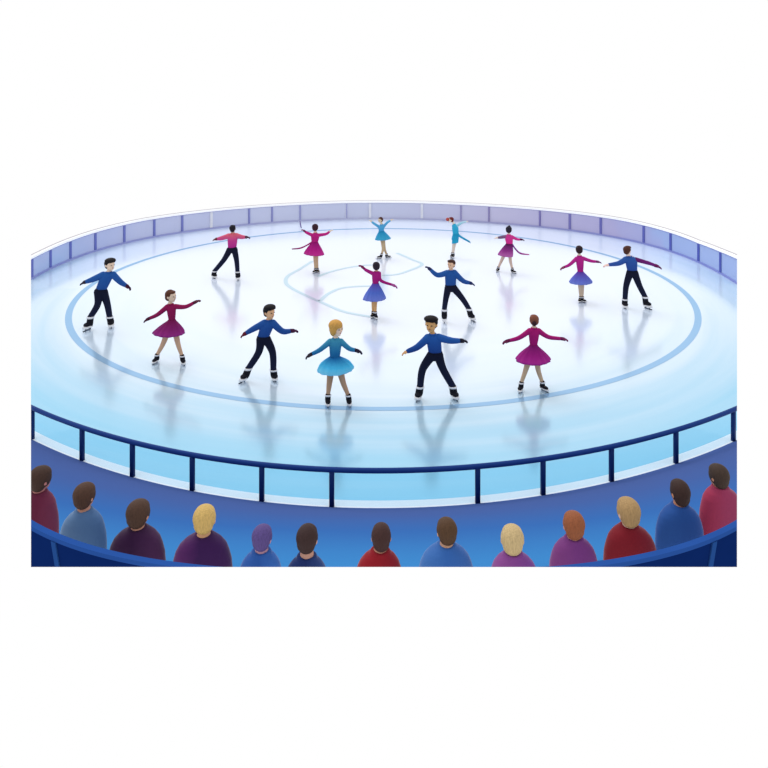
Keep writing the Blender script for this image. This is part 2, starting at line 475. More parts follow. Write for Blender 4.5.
# ------------------------------------------------------------------ people
def head_parts(bm, c, h, f, wide=1.0):
    """continuous head: skull, jaw, nose, brow, ears"""
    u = V((0, 0, 1)); r = f.cross(u).normalized()
    ball(bm, c + u * .09 * h - f * .03 * h, r * .385 * h * wide, f * .43 * h, u * .40 * h)
    ball(bm, c - u * .17 * h + f * .08 * h, r * .30 * h * wide, f * .31 * h, u * .31 * h)
    ball(bm, c - u * .38 * h + f * .20 * h, r * .14 * h, f * .15 * h, u * .10 * h)
    ball(bm, c + u * .10 * h + f * .30 * h, r * .26 * h, f * .10 * h, u * .06 * h)
    tube(bm, [c + u * .05 * h + f * .36 * h, c - u * .04 * h + f * .43 * h, c - u * .11 * h + f * .46 * h, c - u * .13 * h + f * .38 * h], [.035 * h, .045 * h, .058 * h, .05 * h], n=8)
    for s in (-1, 1):
        ball(bm, c + r * s * .385 * h * wide - f * .04 * h - u * .03 * h, r * .05 * h, f * .085 * h, u * .125 * h, seg=12)
def face(root, c, h, f):
    u = V((0, 0, 1)); r = f.cross(u).normalized()
    for s in (-1, 1):
        bm = bmesh.new(); ball(bm, c + r * s * .15 * h + f * .375 * h + u * .015 * h, r * .045 * h, f * .03 * h, u * .035 * h, seg=10); build('eye', bm, M_EYE, root)
    bm = bmesh.new(); ball(bm, c + f * .385 * h - u * .235 * h, r * .085 * h, f * .03 * h, u * .022 * h, seg=10); build('mouth', bm, M_LIP, root)
def hair_shell(bm, c, h, f, style, wide=1.0):
    u = V((0, 0, 1)); r = f.cross(u).normalized()
    ball(bm, c + u * .13 * h - f * .10 * h, r * .43 * h * wide, f * .42 * h, u * .41 * h)
    if style == 'crop':
        bm.clear()
        ball(bm, c + u * .065 * h - f * .02 * h, r * .425 * h * wide, f * .445 * h, u * .44 * h)
        ball(bm, c + u * .22 * h + f * .06 * h, r * .37 * h * wide, f * .37 * h, u * .26 * h)
        ball(bm, c - u * .13 * h - f * .14 * h, r * .36 * h * wide, f * .28 * h, u * .32 * h)
    elif style in ('short', 'quiff'):
        ball(bm, c - u * .10 * h - f * .22 * h, r * .33 * h * wide, f * .26 * h, u * .30 * h)
        ball(bm, c + u * .36 * h + f * .12 * h, r * .36 * h * wide, f * .32 * h, u * .16 * h)
        if style == 'quiff':
            ball(bm, c + u * .37 * h + f * .03 * h, r * .50 * h * wide, f * .42 * h, u * .23 * h)
            for s in (-1, 0, 1): ball(bm, c + u * .34 * h + f * .30 * h + r * s * .2 * h, r * .14 * h, f * .13 * h, u * .12 * h, seg=12)
    else:
        ball(bm, c - u * .06 * h - f * .20 * h, r * .40 * h * wide, f * .30 * h, u * .36 * h)
        ball(bm, c + u * .33 * h + f * .10 * h, r * .33 * h * wide, f * .28 * h, u * .15 * h)
        if style == 'bob':
            ball(bm, c + u * .20 * h - f * .08 * h, r * .48 * h, f * .50 * h, u * .40 * h)
            for q in (-1, 1): ball(bm, c + r * q * .34 * h - u * .04 * h + f * .02 * h, r * .15 * h, f * .24 * h, u * .34 * h)
            ball(bm, c - u * .20 * h - f * .26 * h, r * .30 * h, f * .22 * h, u * .36 * h)
            ball(bm, c - u * .44 * h - f * .22 * h, r * .16 * h, f * .14 * h, u * .16 * h)
        if style == 'ponytail':
            tube(bm, [c - f * .45 * h + u * .1 * h, c - f * .55 * h - u * .15 * h, c - f * .46 * h - u * .5 * h], [.13 * h, .14 * h, .06 * h], n=10)

def hand(bm, wrist, d, L, inf=0.0, side=1):
    """palm, four bent fingers of unequal length, and a thumb from the side of the palm"""
    d = d.normalized(); up = V((0, 0, 1)) - d * d.z
    if up.length < .2: up = V((0, -1, 0)) + d * d.y
    up.normalize(); l = d.cross(up).normalized() * side
    pl = .50 * L; wd = .25 * L
    ball(bm, wrist + d * pl * .55, d * (pl * .62 + inf), l * (wd * 1.12 + inf), up * (.20 * L + inf), seg=14)
    fr = .074 * L + inf
    for i, ln in enumerate((.44, .52, .48, .36)):
        q = (-1.5 + i) / 1.5
        b = wrist + d * pl * .86 + l * (-q) * wd * .85
        dd = (d - l * q * .16).normalized()
        tube(bm, [b, b + dd * ln * L * .5 - up * .02 * L, b + dd * ln * L * .8 - up * .10 * L, b + dd * ln * L * .95 - up * .19 * L],
             [fr * 1.05, fr, fr * .92, fr * .8], n=8, sub=2)
    b = wrist + d * pl * .28 + l * wd * .8
    tube(bm, [b, b + l * .15 * L + d * .10 * L - up * .03 * L, b + l * .20 * L + d * .26 * L - up * .07 * L], [fr * 1.35, fr * 1.15, fr * .9], n=8, sub=2)

MALE = dict(sh=.047, el=.037, wr=.024, th=.060, kn=.045, an=.038)
FEM = dict(sh=.034, el=.026, wr=.019, th=.050, kn=.034, an=.022)

def skater(s):
    sex = s['sex']; K = MALE if sex == 'm' else FEM
    fL, fR = s['footL'], s['footR']
    gL, gR = on_z(*fL), on_z(*fR)
    Y0 = (gL.y + gR.y) / 2
    base = (gL + gR) / 2; base.z = 0
    mpp = scale_at(V((base.x, Y0, 0.9)))
    hh = s['hh']
    top_y = s['head'][1] - hh * .55
    Hm = s.get('H', (max(fL[1], fR[1]) - top_y)) * mpp
    root = empty('skater', base); prop(root, s['label'], 'person', 'figure skaters on the ice')
    P = lambda p, dy=0.0: on_y(p[0], p[1], Y0 + dy)
    f = V((s['face'][0], s['face'][1], 0)).normalized()
    hc = P(s['head']); h = hh * mpp
    J = {}
    for side, g in (('L', gL), ('R', gR)):
        dy = g.y - Y0
        J['hip' + side] = P(s['hip' + side], dy * .1)
        J['knee' + side] = P(s['knee' + side], dy * .55)
        J['ank' + side] = P(s['ank' + side], dy * .95)
        J['sh' + side] = P(s['sh' + side]); ad = s.get('arm_dy' + side, 0.0)
        J['el' + side] = P(s['el' + side], ad * .5); J['tip' + side] = P(s['hand' + side], ad)
    nb = P(s['neck']); waist = P(s['waist'])
    wk = s['waist_w'] * mpp; ck = s['chest_w'] * mpp
    shc = (J['shL'] + J['shR']) / 2; hipc = (J['hipL'] + J['hipR']) / 2
    lat = (J['shR'] - J['shL']); lat.y = 0; lat.normalize()
    spine = (shc - waist).normalized()
    dep = V((0, 1, 0))
    hl = .95 * (s['hand_len'] * mpp if 'hand_len' in s else .094 * Hm)
    deep = .62 if sex == 'm' else .72

    def torso(bm, inf, low=True, shoulders=1.0):
        secs = []
        half = (J['shR'] - J['shL']).length / 2
        if low:
            hw = max(wk * 1.02, (J['hipR'] - J['hipL']).length / 2 + K['th'] * Hm * .8) if sex == 'm' else wk * 1.25
            dn = (hipc - waist); dn = dn if dn.length > .04 else V((0, 0, -.06))
            secs.append((hipc - V((0, 0, .05 * Hm)), V((1, 0, 0)) * (hw * .72 + inf), dep * (hw * .55 + inf)))
            secs.append((hipc, V((1, 0, 0)) * (hw + inf), dep * (hw * .68 + inf)))
        secs.append((waist, lat * (wk + inf), dep * (wk * deep + inf)))
        secs.append((waist.lerp(shc, .35), lat * (wk * .45 + ck * .55 + inf), dep * ((wk + ck) / 2 * deep + inf)))
        secs.append((waist.lerp(shc, .72), lat * (ck + inf), dep * (ck * deep + inf)))
        secs.append((waist.lerp(shc, .96), lat * (half * .98 + inf), dep * (ck * deep * .85 + inf)))
        secs.append((shc.lerp(nb, .45 if inf < 0 else .3) + V((0, 0, .012 * Hm)), lat * (half * .6 + inf), dep * (ck * deep * .6 + inf)))
        secs.append((nb.lerp(shc, .25 if inf < 0 else .5), lat * (.036 * Hm + inf), dep * (.036 * Hm + inf)))
        loft(bm, secs)
    def arm(bm, side, inf, t=1.0):
        A, B, C = J['sh' + side], J['el' + side], J['tip' + side]
        d = (C - B).normalized(); W = C - d * hl
        if (W - B).dot(d) < .03: W = B + d * .03
        sh = A.lerp(shc, .12) - V((0, 0, K['sh'] * Hm * .45))
        q = s.get('arm_k' + side, 1.0) * Hm
        tube(bm, [sh, B, B.lerp(W, t)], [K['sh'] * q + inf, K['el'] * q + inf, (K['el'] + (K['wr'] - K['el']) * t) * q + inf], n=12, sub=6)
        return W, d
    def leg(bm, side, inf, end=1.0):
        a, b, c = J['hip' + side], J['knee' + side], J['ank' + side]
        tube(bm, [a, b, b.lerp(c, end)], [K['th'] * Hm + inf, K['kn'] * Hm + inf, K['an'] * Hm + inf], n=14, sub=6)

    skin = cloth('skin', s['skin'], s['skin'], s.get('face_col', tuple(min(255, int(c * .55 + 255 * .45 - (1 - q) * 26)) for c, q in zip(s['skin'], (1, .75, .4)))), rough=.7, stops=[0, .62, .78])
    vox = max(.0075, .0042 * Hm)
    # --- one continuous body
    ins = -.010
    bm = bmesh.new()
    head_parts(bm, hc, h, f)
    tube(bm, [nb - spine * .02 * Hm, nb.lerp(hc, .35), hc - V((0, 0, .1 * h))], [.034 * Hm, .028 * Hm if sex == 'm' else .023 * Hm, .026 * Hm], n=12)
    torso(bm, ins)
    for side in 'LR':
        W, d = arm(bm, side, ins)
        hand(bm, W, d, hl, side=-1 if side == 'L' else 1)
        leg(bm, side, ins if sex == 'm' else 0)
        # ankle into the boot
        g = gL if side == 'L' else gR; a = J['ank' + side]
        low = V((g.x, g.y, 0)).lerp(a, .5)
        toe = V(s['toe' + side] + (0,)).normalized()
        tube(bm, [a, low, low + toe * .07], [K['an'] * Hm * .8, .03, .022], n=10)
    fuse('body', bm, skin, root, vox, 2)
    if s.get('show_face', f.y < .3): face(root, hc, h, f)
    # --- hair
    bm = bmesh.new(); hair_shell(bm, hc, h, f, s['hair_style'], 1.0)
    hr = fuse('hair', bm, hair_mat('hair', s['hair']), root, max(.006, .03 * h), 2)
    if 'bun' in s:
        bp = on_y(s['bun'][0], s['bun'][1], Y0 - f.y * .55 * h)
        bm = bmesh.new(); q = s['bun'][2] * mpp
        ball(bm, bp, V((q, 0, 0)), V((0, q * .9, 0)), V((0, 0, q * 1.05)))
        tube(bm, [bp + V((q * .7 * math.cos(t), -f.y * q * .1, q * .7 * math.sin(t))) for t in [i * math.pi / 6 for i in range(13)]], [q * .35] * 13, n=8, sub=1)
        build('hair_bun', bm, hair_mat('bun hair', s['bun_col']), hr)
    # --- top
    bm = bmesh.new()
    torso(bm, .004, low=(sex == 'f'))
    if s.get('pale_sleeve') is None:
        for side in 'LR': arm(bm, side, .004, .97)
    else:
        for side in 'LR':
            if side not in s['pale_sleeve']: arm(bm, side, .004, .97)
    name = 'sweater' if sex == 'm' else 'bodice'
    tp = fuse(name, bm, cloth(name + ' cloth', *s['top'], stops=s.get('top_stops')), root, vox, 2)
    # neckline
    bm = bmesh.new()
    nr = (.037 if sex == 'm' else .033) * Hm
    cN = nb.lerp(shc, .42)
    tube(bm, [cN + lat * nr * math.cos(t) + dep * nr * math.sin(t) for t in [i * math.pi / 8 for i in range(17)]], [.011 * Hm] * 17, n=8, sub=1)
    build('collar', bm, cloth('collar cloth', s['collar'] if 'collar' in s else s['top'][-1]), tp)
    for side in s.get('pale_sleeve', {}):
        bm = bmesh.new(); arm(bm, side, .006, .97)
        fuse('sleeve', bm, cloth('sleeve cloth', *s['pale_sleeve'][side], axis='X'), tp, vox, 2, label=s.get('sleeve_label'))
    # --- gloves
    for side, c in s.get('gloves', {}).items():
        bm = bmesh.new(); A = J['el' + side]; C = J['tip' + side]; d = (C - A).normalized(); W = C - d * hl
        hand(bm, W, d, hl, inf=.005, side=-1 if side == 'L' else 1)
        tube(bm, [W - d * .03, W + d * .03], [K['wr'] * Hm + .006] * 2, n=12)
        fuse('glove', bm, cloth('glove', c), root, vox * .9, 1)
    # --- trousers or skirt
    if sex == 'm':
        bm = bmesh.new()
        hw = max(wk * 1.0, (J['hipR'] - J['hipL']).length / 2 + K['th'] * Hm * .85)
        up = (waist - hipc)
        loft(bm, [(hipc - V((0, 0, .055 * Hm)), V((hw * .62, 0, 0)), dep * hw * .55), (hipc, V((hw, 0, 0)), dep * hw * .68),
                  (waist + spine * .005 * Hm, lat * (wk + .006), dep * (wk * deep + .008))])
        for side in 'LR': leg(bm, side, .002)
        tr = fuse('trousers', bm, cloth('navy trousers', *s.get('trousers', ((20, 28, 58), (12, 16, 40)))), root, vox, 6)
        bm = bmesh.new()
        tube(bm, [waist + lat * (wk + .004) * math.cos(t) + dep * (wk * deep + .006) * math.sin(t) - spine * .005 for t in [i * math.pi / 12 for i in range(25)]], [.012] * 25, n=8, sub=1)
        build('waistband', bm, cloth('waistband', (14, 18, 42)), tr)
    else:
        hL, hR = P(s['hemL']), P(s['hemR'])
        hcn = (hL + hR) / 2; hx = (hR - hL) / 2; hr_ = hx.length
        bm = bmesh.new(); n = 96; pk = s.get('pleats', 13)
        rows = []
        prof = s.get('bell', [(0, 0), (.12, .10), (.3, .33), (.5, .56), (.7, .77), (.88, .93), (1, 1)])
        def skirt_ring(t, q, off):
            c = waist.lerp(hcn, t); rg = []
            wx = lat * (wk + .012); wy = dep * (wk * deep + .012)
            for i in range(n):
                a = 2 * math.pi * i / n
                ru = 1 + .045 * q * math.cos(pk * a) + .02 * q * math.cos(5 * a + 1)
                px = wx.lerp(hx, q) * math.cos(a); py = wy.lerp(dep * hr_ * .92, q) * math.sin(a)
                fl = V((0, 0, .02 * hr_ * q * math.cos(pk * a + .6)))
                v = (px + py); v = v * (1 - off / max(.02, v.length))
                rg.append(c + v * ru + fl)
            return rg
        for t, q in prof: rows.append(skirt_ring(t, q, 0))
        for t, q in prof[::-1]: rows.append(skirt_ring(t, q, .008))
        rings = [[bm.verts.new(p) for p in r] for r in rows]
        ring_faces(bm, rings + [rings[0]], cap=False)
        build('skirt', bm, cloth('skirt cloth', *s['skirt'], axis=s.get('skirt_axis', 'Z'), stops=s.get('skirt_stops')), root)
    # --- skates
    for side, g in (('L', gL), ('R', gR)):
        a = J['ank' + side]; D = max(a.z, .1); g = V((g.x, g.y, 0))
        lean = (a - g) / a.z
        toe = V(s['toe' + side] + (0,)).normalized(); sd = V((-toe.y, toe.x, 0))
        Lb = s.get('boot', .155) * Hm; wb = .045 * Hm if sex == 'm' else .033 * Hm
        X = lambda fwd, lat_, z: g + lean * z + toe * fwd + sd * lat_
        z1, z2, z3, z4 = .14 * D, .36 * D, .80 * D, 1.0 * D
        bm = bmesh.new()
        lv = lean * (z3 - z2)
        ball(bm, X(Lb * .20, 0, z2 + .10 * D), toe * Lb * .42, sd * wb, V((0, 0, 1)) * .15 * D)
        ball(bm, X(-Lb * .1, 0, z2 + .12 * D), toe * Lb * .28, sd * wb, V((0, 0, 1)) * .17 * D)
        tube(bm, [X(-Lb * .08, 0, z2 + .1 * D), X(-Lb * .03, 0, z3), X(0, 0, z4 * .93)], [wb * 1.05, wb * 1.0, max(wb, K['an'] * Hm * .9)], n=12)
        sk = fuse('skate', bm, M_BOOT if s.get('skate', 'black') == 'black' else M_SOLE, root, max(.007, .004 * Hm), 2)
        bm = bmesh.new()
        secs = []
        for q in (-.36, -.30, -.12, .12, .36, .56, .62):
            ww = wb * (1 - (abs(q - .1) / .62) ** 3 * .8)
            secs.append((X(q * Lb, 0, (z1 + z2) / 2 + .02 * D), sd * ww, V((0, 0, 1)) * (z2 - z1) * .42))
        loft(bm, secs, n=16, power=.6)
        build('sole', bm, M_SOLE if s.get('skate', 'black') == 'black' else M_BOOT, sk, label='white sole' if s.get('skate', 'black') == 'black' else None)
        bm = bmesh.new()
        for q in (-.2, .3): box(bm, X(q * Lb, 0, (z1 * .5 + z1 * 1.15) / 2), toe * Lb * .07, sd * .007, V((0, 0, 1)) * z1 * .40)
        pr = [(-.40, .12), (-.34, 0), (.52, 0), (.62, .25), (.64, .7), (.56, .55), (.45, .45), (-.40, .45)]
        strip(bm, [[g + toe * q * Lb + sd * o_ + V((0, 0, .001 + z * z1)) for q, z in pr] for o_ in (-.005, .005)])
        build('blade', bm, M_BLADE, sk, smooth=False)
        bm = bmesh.new()
        rk = max(wb, K['an'] * Hm) * 1.12
        loft(bm, [(X(0, 0, z4 * .88), toe * rk, sd * rk), (X(0, 0, z4 * .93), toe * rk * 1.06, sd * rk * 1.06), (X(0, 0, z4 * 1.02), toe * rk * 1.0, sd * rk * 1.0)], n=18)
        build('cuff', bm, M_CUFF, sk, label='white cuff')
    # --- loose fabric sash
    if 'sash' in s:
        bm = bmesh.new(); q = s['sash']
        tube(bm, [P(p, -.02) for p in q['pts']], [r * mpp for r in q['r']], n=12, sub=6, squash=.8)
        build('sash', bm, cloth('sash cloth', *q['col'], axis='X'), root, label=q['label'])
    return root

NAVY = (31, 78, 160)
SK = []
def add(**k): SK.append(k)
BLUE = ((33, 76, 148), (34, 88, 162))
add(sex='m', head=(110, 264.8), hh=11.6, face=(.75, -.5), neck=(109.2, 271), shL=(102.4, 273.4), shR=(114, 273.4), elL=(92.3, 279.6), handL=(79.6, 284),
    elR=(120.5, 282), handR=(131.8, 289.3), waist=(101.2, 289.3), waist_w=5.4, chest_w=6.2, hipL=(98.3, 292), hipR=(103.6, 292), kneeL=(97.6, 304.5), kneeR=(107.4, 304.5),
    ankL=(90.6, 316.6), ankR=(109.6, 316.6), footL=(87.8, 330), footR=(111.8, 327), toeL=(-.4, -1), toeR=(.3, -1), skin=(226, 186, 160), hair=(24, 18, 24), hair_style='quiff',
    top=BLUE, gloves={'R': (62, 22, 48), 'L': (40, 34, 52)}, label='black-haired male skater in blue sweater, furthest left, beside the ring line')
add(sex='f', head=(171, 296.2), hh=12, face=(1, -.35), neck=(170, 303), shL=(166.6, 305.8), shR=(175.6, 305.4), elL=(157.5, 314.6), handL=(143.2, 321.3),
    elR=(185.4, 306.8), handR=(200.6, 299.6), waist=(171.9, 319.6), waist_w=3.2, chest_w=4.5, hipL=(169, 327), hipR=(174.6, 327), kneeL=(163.4, 343), kneeR=(177.8, 343),
    ankL=(157.2, 354.6), ankR=(181.9, 355.6), footL=(155.6, 362.6), footR=(183.6, 363.8), toeL=(-.2, -1), toeR=(.4, -1), skin=(206, 168, 140), hair=(92, 50, 34), hair_style='long',
    top=((118, 16, 74), (150, 22, 82)), skirt=((152, 44, 134), (128, 28, 104), (120, 20, 80)), hemL=(153.4, 332), hemR=(184.4, 333.4), gloves={'L': (70, 18, 44), 'R': (84, 24, 50)},
    label='brown-haired female skater in crimson top and flared purple skirt, furthest left of the women')
add(sex='m', head=(232.6, 228.9), hh=7.4, face=(0, 1), neck=(232.8, 232.6), shL=(228.4, 234.8), shR=(237, 234.4), elL=(221.6, 238.2), handL=(212.4, 239.8),
    elR=(241.8, 237), handR=(250.4, 237.3), waist=(232.2, 247.6), waist_w=4.1, chest_w=5.0, hipL=(229.8, 249.8), hipR=(234.4, 249.6), kneeL=(223.6, 260.2), kneeR=(236.6, 260.4),
    ankL=(214.6, 271), ankR=(237.5, 271.4), footL=(213.6, 277.8), footR=(238.3, 279.6), toeL=(.5, -.8), toeR=(.1, -1), skin=(150, 92, 78), hair=(22, 16, 32), hair_style='short',
    top=((176, 38, 140), (196, 60, 140), (226, 106, 120)), gloves={'L': (110, 52, 60), 'R': (80, 50, 70)}, label='male skater seen from behind in coral and magenta top and navy trousers')
add(sex='f', head=(315.2, 227.6), hh=7.4, face=(0, 1), neck=(315.3, 232), shL=(311.8, 234.4), shR=(319, 234.4), elL=(306.6, 232.6), handL=(301.6, 229),
    elR=(326, 234), handR=(333, 229.2), waist=(314.8, 242), waist_w=3.1, chest_w=4.2, hipL=(314.4, 247), hipR=(316.6, 247), kneeL=(315.1, 260), kneeR=(316.7, 260),
    ankL=(315.4, 268.6), ankR=(317.4, 268.6), footL=(315.3, 272.4), footR=(317.6, 272.2), toeL=(-.5, -1), toeR=(.5, -1), skin=(204, 172, 140), hair=(58, 26, 40), hair_style='long',
    top=((160, 20, 112), (198, 34, 130)), skirt=((200, 50, 146), (178, 24, 130), (150, 14, 112)), hemL=(304, 253.2), hemR=(323.8, 254.8), gloves={'L': (110, 40, 80)},
    sash=dict(pts=[(312.2, 241.8), (306.5, 245.4), (300, 248.2), (292.4, 249)], r=[.9, .9, 1.0, .7], col=((130, 40, 90), (176, 28, 120)), label='magenta sash trailing from the waist'),
    label='dark-haired female skater in magenta dress with a magenta sash trailing left, arms raised')
add(sex='f', head=(380.4, 219.9), hh=5.4, face=(-.8, -.5), neck=(381.6, 223.4), shL=(379, 226.4), shR=(384, 225.8), elL=(374.2, 223.6), handL=(369, 219.6),
    elR=(387.2, 222.6), handR=(393.4, 218.6), waist=(381.3, 231), waist_w=2.5, chest_w=3.0, hipL=(381.4, 236), hipR=(383, 236), kneeL=(383, 247.5), kneeR=(384.4, 248),
    ankL=(381.8, 254), ankR=(386.6, 254.2), footL=(379.2, 258.6), footR=(387.6, 257.4), toeL=(-1, -.6), toeR=(1, -.3), skin=(202, 176, 140), hair=(84, 42, 34), hair_style='long',
    top=((48, 150, 205), (96, 178, 226)), skirt=((64, 172, 214), (30, 140, 190)), hemL=(375.2, 239.6), hemR=(390.6, 238.6), label='female skater in cyan dress near the far barrier, both arms raised in a V')
add(sex='f', head=(376.2, 266.2), hh=8.6, face=(-.1, 1), neck=(376.4, 270.8), shL=(372.4, 272.6), shR=(379.6, 272.4), elL=(366.2, 270.2), handL=(359.2, 264.4),
    elR=(381, 280.6), handR=(398, 287), hand_len=6.5, waist=(375.5, 283.2), waist_w=2.9, chest_w=3.8, hipL=(374, 289), hipR=(376, 289), kneeL=(373.4, 304), kneeR=(375.2, 304),
    ankL=(373.2, 311.6), ankR=(375.3, 312), footL=(372.8, 317.4), footR=(375.6, 318.6), toeL=(-.3, -1), toeR=(.3, -1), skin=(212, 164, 110), hair=(38, 28, 44), hair_style='long',
    top=((152, 16, 108), (172, 30, 128)), skirt=((112, 128, 212), (80, 108, 200), (90, 70, 170)), hemL=(363, 299), hemR=(385.6, 298.6), gloves={'L': (120, 22, 80), 'R': (160, 70, 140)},
    label='female skater in magenta top and periwinkle skirt, on the curved centre lines')
add(sex='f', head=(451, 219.9), hh=5.4, face=(-1, .1), neck=(453.6, 222.8), shL=(453, 225.4), shR=(457, 225.4), elL=(458.5, 235), handL=(471, 242.8), hand_len=3,
    elR=(461, 223.2), handR=(468.6, 220.8), waist=(455.8, 234), waist_w=2.9, chest_w=3.2, hipL=(454.6, 239), hipR=(455.6, 239), kneeL=(453.3, 247.5), kneeR=(454, 247.5),
    ankL=(452.2, 253), ankR=(453.4, 253), footL=(451.8, 257.4), footR=(453.2, 257.8), toeL=(-.5, -1), toeR=(-.2, -1), skin=(226, 210, 196), hair=(120, 36, 36), hair_style='long', H=40,
    bun=(447.6, 219.4, 1.7), bun_col=(196, 84, 76), top=((30, 150, 196), (56, 182, 222)), skirt=((40, 168, 208), (30, 150, 196)), hemL=(451.8, 243.4), hemR=(458.2, 242.4), pleats=7, arm_dyR=.15,
    pale_sleeve={'R': ((120, 200, 226), (196, 226, 240))}, sleeve_label='pale see-through sleeve', gloves={'L': (50, 150, 190)},
    label='red-haired female skater in narrow cyan dress near the far barrier, one pale sleeve')
add(sex='m', head=(451.2, 264.4), hh=9.4, face=(-.5, -.7), neck=(451, 269.6), shL=(446.4, 271.6), shR=(455, 271.4), elL=(437.4, 275), handL=(425.6, 265.8),
    elR=(463, 280.8), handR=(475.2, 284.6), waist=(450.6, 285), waist_w=5.2, chest_w=5.6, hipL=(448.2, 288), hipR=(453.6, 288), kneeL=(445.8, 299), kneeR=(462.4, 298.6),
    ankL=(444.3, 309.4), ankR=(468.8, 308.6), footL=(444.4, 322), footR=(472.8, 321), toeL=(-.1, -1), toeR=(.4, -1), skin=(214, 150, 110), hair=(70, 40, 32), hair_style='short',
    top=BLUE, gloves={'R': (30, 44, 96), 'L': (36, 40, 84)}, label='brown-haired male skater in blue sweater just right of the curved centre lines')
add(sex='f', head=(508.8, 229.8), hh=7.2, face=(.2, 1), neck=(508.8, 233.6), shL=(505.2, 235.8), shR=(512.2, 236), elL=(500.6, 237.4), handL=(494, 238),
    elR=(517, 239.2), handR=(524.6, 239.8), waist=(509.4, 243.6), waist_w=3.2, chest_w=4.0, hipL=(507, 249), hipR=(510, 249), kneeL=(502, 259.6), kneeR=(510.3, 260),
    ankL=(498.4, 267.4), ankR=(512.2, 268.4), footL=(497.5, 271.4), footR=(513.4, 273), toeL=(-.4, -1), toeR=(.6, -1), skin=(216, 190, 176), hair=(40, 34, 52), hair_style='long',
    bun=(509.2, 226.6, 1.3), bun_col=(52, 48, 62), top=((84, 16, 78), (216, 44, 142), (214, 60, 150)), skirt=((198, 110, 182), (146, 50, 138), (80, 20, 78)), hemL=(497.8, 254.6), hemR=(512.6, 256.4),
    pale_sleeve={'L': ((96, 84, 110), (150, 90, 140))}, sleeve_label='grey sleeve', gloves={'R': (70, 22, 60)},
    sash=dict(pts=[(512.2, 244.2), (516, 249.6), (520.6, 253.4), (528.8, 254.6)], r=[.9, 1.0, 1.2, .7], col=((120, 50, 150), (190, 90, 150)), label='purple sash trailing to the right'),
    label='female skater in pink and purple dress with one grey sleeve and purple sash')
add(sex='f', head=(579.1, 249.8), hh=8.3, face=(.1, 1), neck=(579.2, 254.6), shL=(576.2, 257.6), shR=(583.2, 257.4), elL=(569.4, 264.8), handL=(559.6, 269.2),
    elR=(591, 261), handR=(601.6, 262.2), waist=(580.4, 271.4), waist_w=2.7, chest_w=3.8, hipL=(579.6, 277), hipR=(582, 277), kneeL=(580.2, 288), kneeR=(582.2, 288),
    ankL=(580.6, 297), ankR=(582.2, 297), footL=(580.2, 301.8), footR=(582.6, 301.8), toeL=(-.5, -1), toeR=(.5, -1), skin=(206, 184, 162), hair=(46, 26, 34), hair_style='long',
    top=((160, 22, 124), (190, 38, 140)), skirt=((112, 130, 214), (92, 100, 200), (96, 60, 170)), hemL=(569.4, 282.6), hemR=(592, 282), gloves={'L': (134, 50, 90), 'R': (120, 40, 96)},
    label='female skater in magenta top and violet blue skirt, beside the rightmost male skater')
add(sex='m', head=(627.4, 250.6), hh=9, face=(.5, .45), neck=(628.4, 255), shL=(625.2, 258), shR=(636.4, 258.2), elL=(619, 263.2), handL=(602.5, 265.8), hand_len=7,
    elR=(648.2, 263), handR=(662, 267.8), waist=(632.2, 270.4), waist_w=4.9, chest_w=5.9, hipL=(630, 273), hipR=(634.6, 273), kneeL=(626.2, 285.6), kneeR=(639.4, 285.6),
    ankL=(625, 299), ankR=(645, 296.6), footL=(624.7, 307.6), footR=(647.4, 308.6), toeL=(-.1, -1), toeR=(.5, -1), skin=(236, 196, 190), hair=(84, 46, 36), hair_style='short',
    top=((38, 72, 150), (48, 90, 166)), pale_sleeve={'R': ((96, 24, 96), (120, 34, 122))}, sleeve_label='dark purple sleeve', arm_kR=.72, gloves={'R': (110, 30, 90)},
    label='brown-haired male skater in blue sweater with one purple sleeve, furthest right')
add(sex='m', head=(269.4, 312.2), hh=13.2, face=(.75, -.55), neck=(269, 319), shL=(263.8, 321.6), shR=(273.6, 321.6), elL=(253.6, 328.8), handL=(240, 336.6),
    elR=(282.4, 331.2), handR=(298.6, 330.6), waist=(263.4, 336.5), waist_w=5.8, chest_w=6.6, hipL=(260.8, 339.6), hipR=(266.6, 339.6), kneeL=(258.6, 352.4), kneeR=(272.6, 352.4),
    ankL=(248.8, 368), ankR=(273.4, 369.6), footL=(242.6, 381.6), footR=(274.8, 380), toeL=(-.4, -1), toeR=(.3, -1), skin=(214, 160, 118), hair=(18, 14, 22), hair_style='quiff',
    top=((30, 70, 142), (35, 84, 158)), face_col=(232, 180, 138), gloves={'L': (96, 20, 44), 'R': (64, 22, 56)}, label='black-haired male skater in blue sweater striding beside the blonde in blue tutu')
add(sex='f', head=(336.4, 328.6), hh=14.6, face=(.8, -.6), neck=(335.8, 337), shL=(329.4, 340.2), shR=(341.8, 340.2), elL=(320, 349.8), handL=(304.8, 357.6),
    elR=(349, 348.4), handR=(363, 352.4), waist=(334.9, 356.6), waist_w=4.8, chest_w=6.0, hipL=(331.6, 364), hipR=(338.6, 364), kneeL=(329.4, 383), kneeR=(343, 382),
    ankL=(328, 394.6), ankR=(348.2, 395), footL=(327.8, 405), footR=(349.6, 404.6), toeL=(.1, -1), toeR=(.1, -1), skin=(190, 150, 122), hair=(226, 170, 86), hair_style='bob', face_col=(252, 218, 194),
    top=((24, 92, 150), (30, 110, 166), (66, 150, 182)), skirt=((134, 218, 248), (70, 184, 232), (18, 104, 172)), skirt_stops=[.05, .5, 1], hemL=(317.8, 370.6), hemR=(353.4, 368.6),
    bell=[(0, 0), (.10, .16), (.3, .48), (.5, .74), (.7, .91), (.88, 1.0), (1, .97)], gloves={'L': (40, 34, 46), 'R': (30, 24, 50)},
    label='blonde female skater in teal top and bright blue tutu on the near ring line')
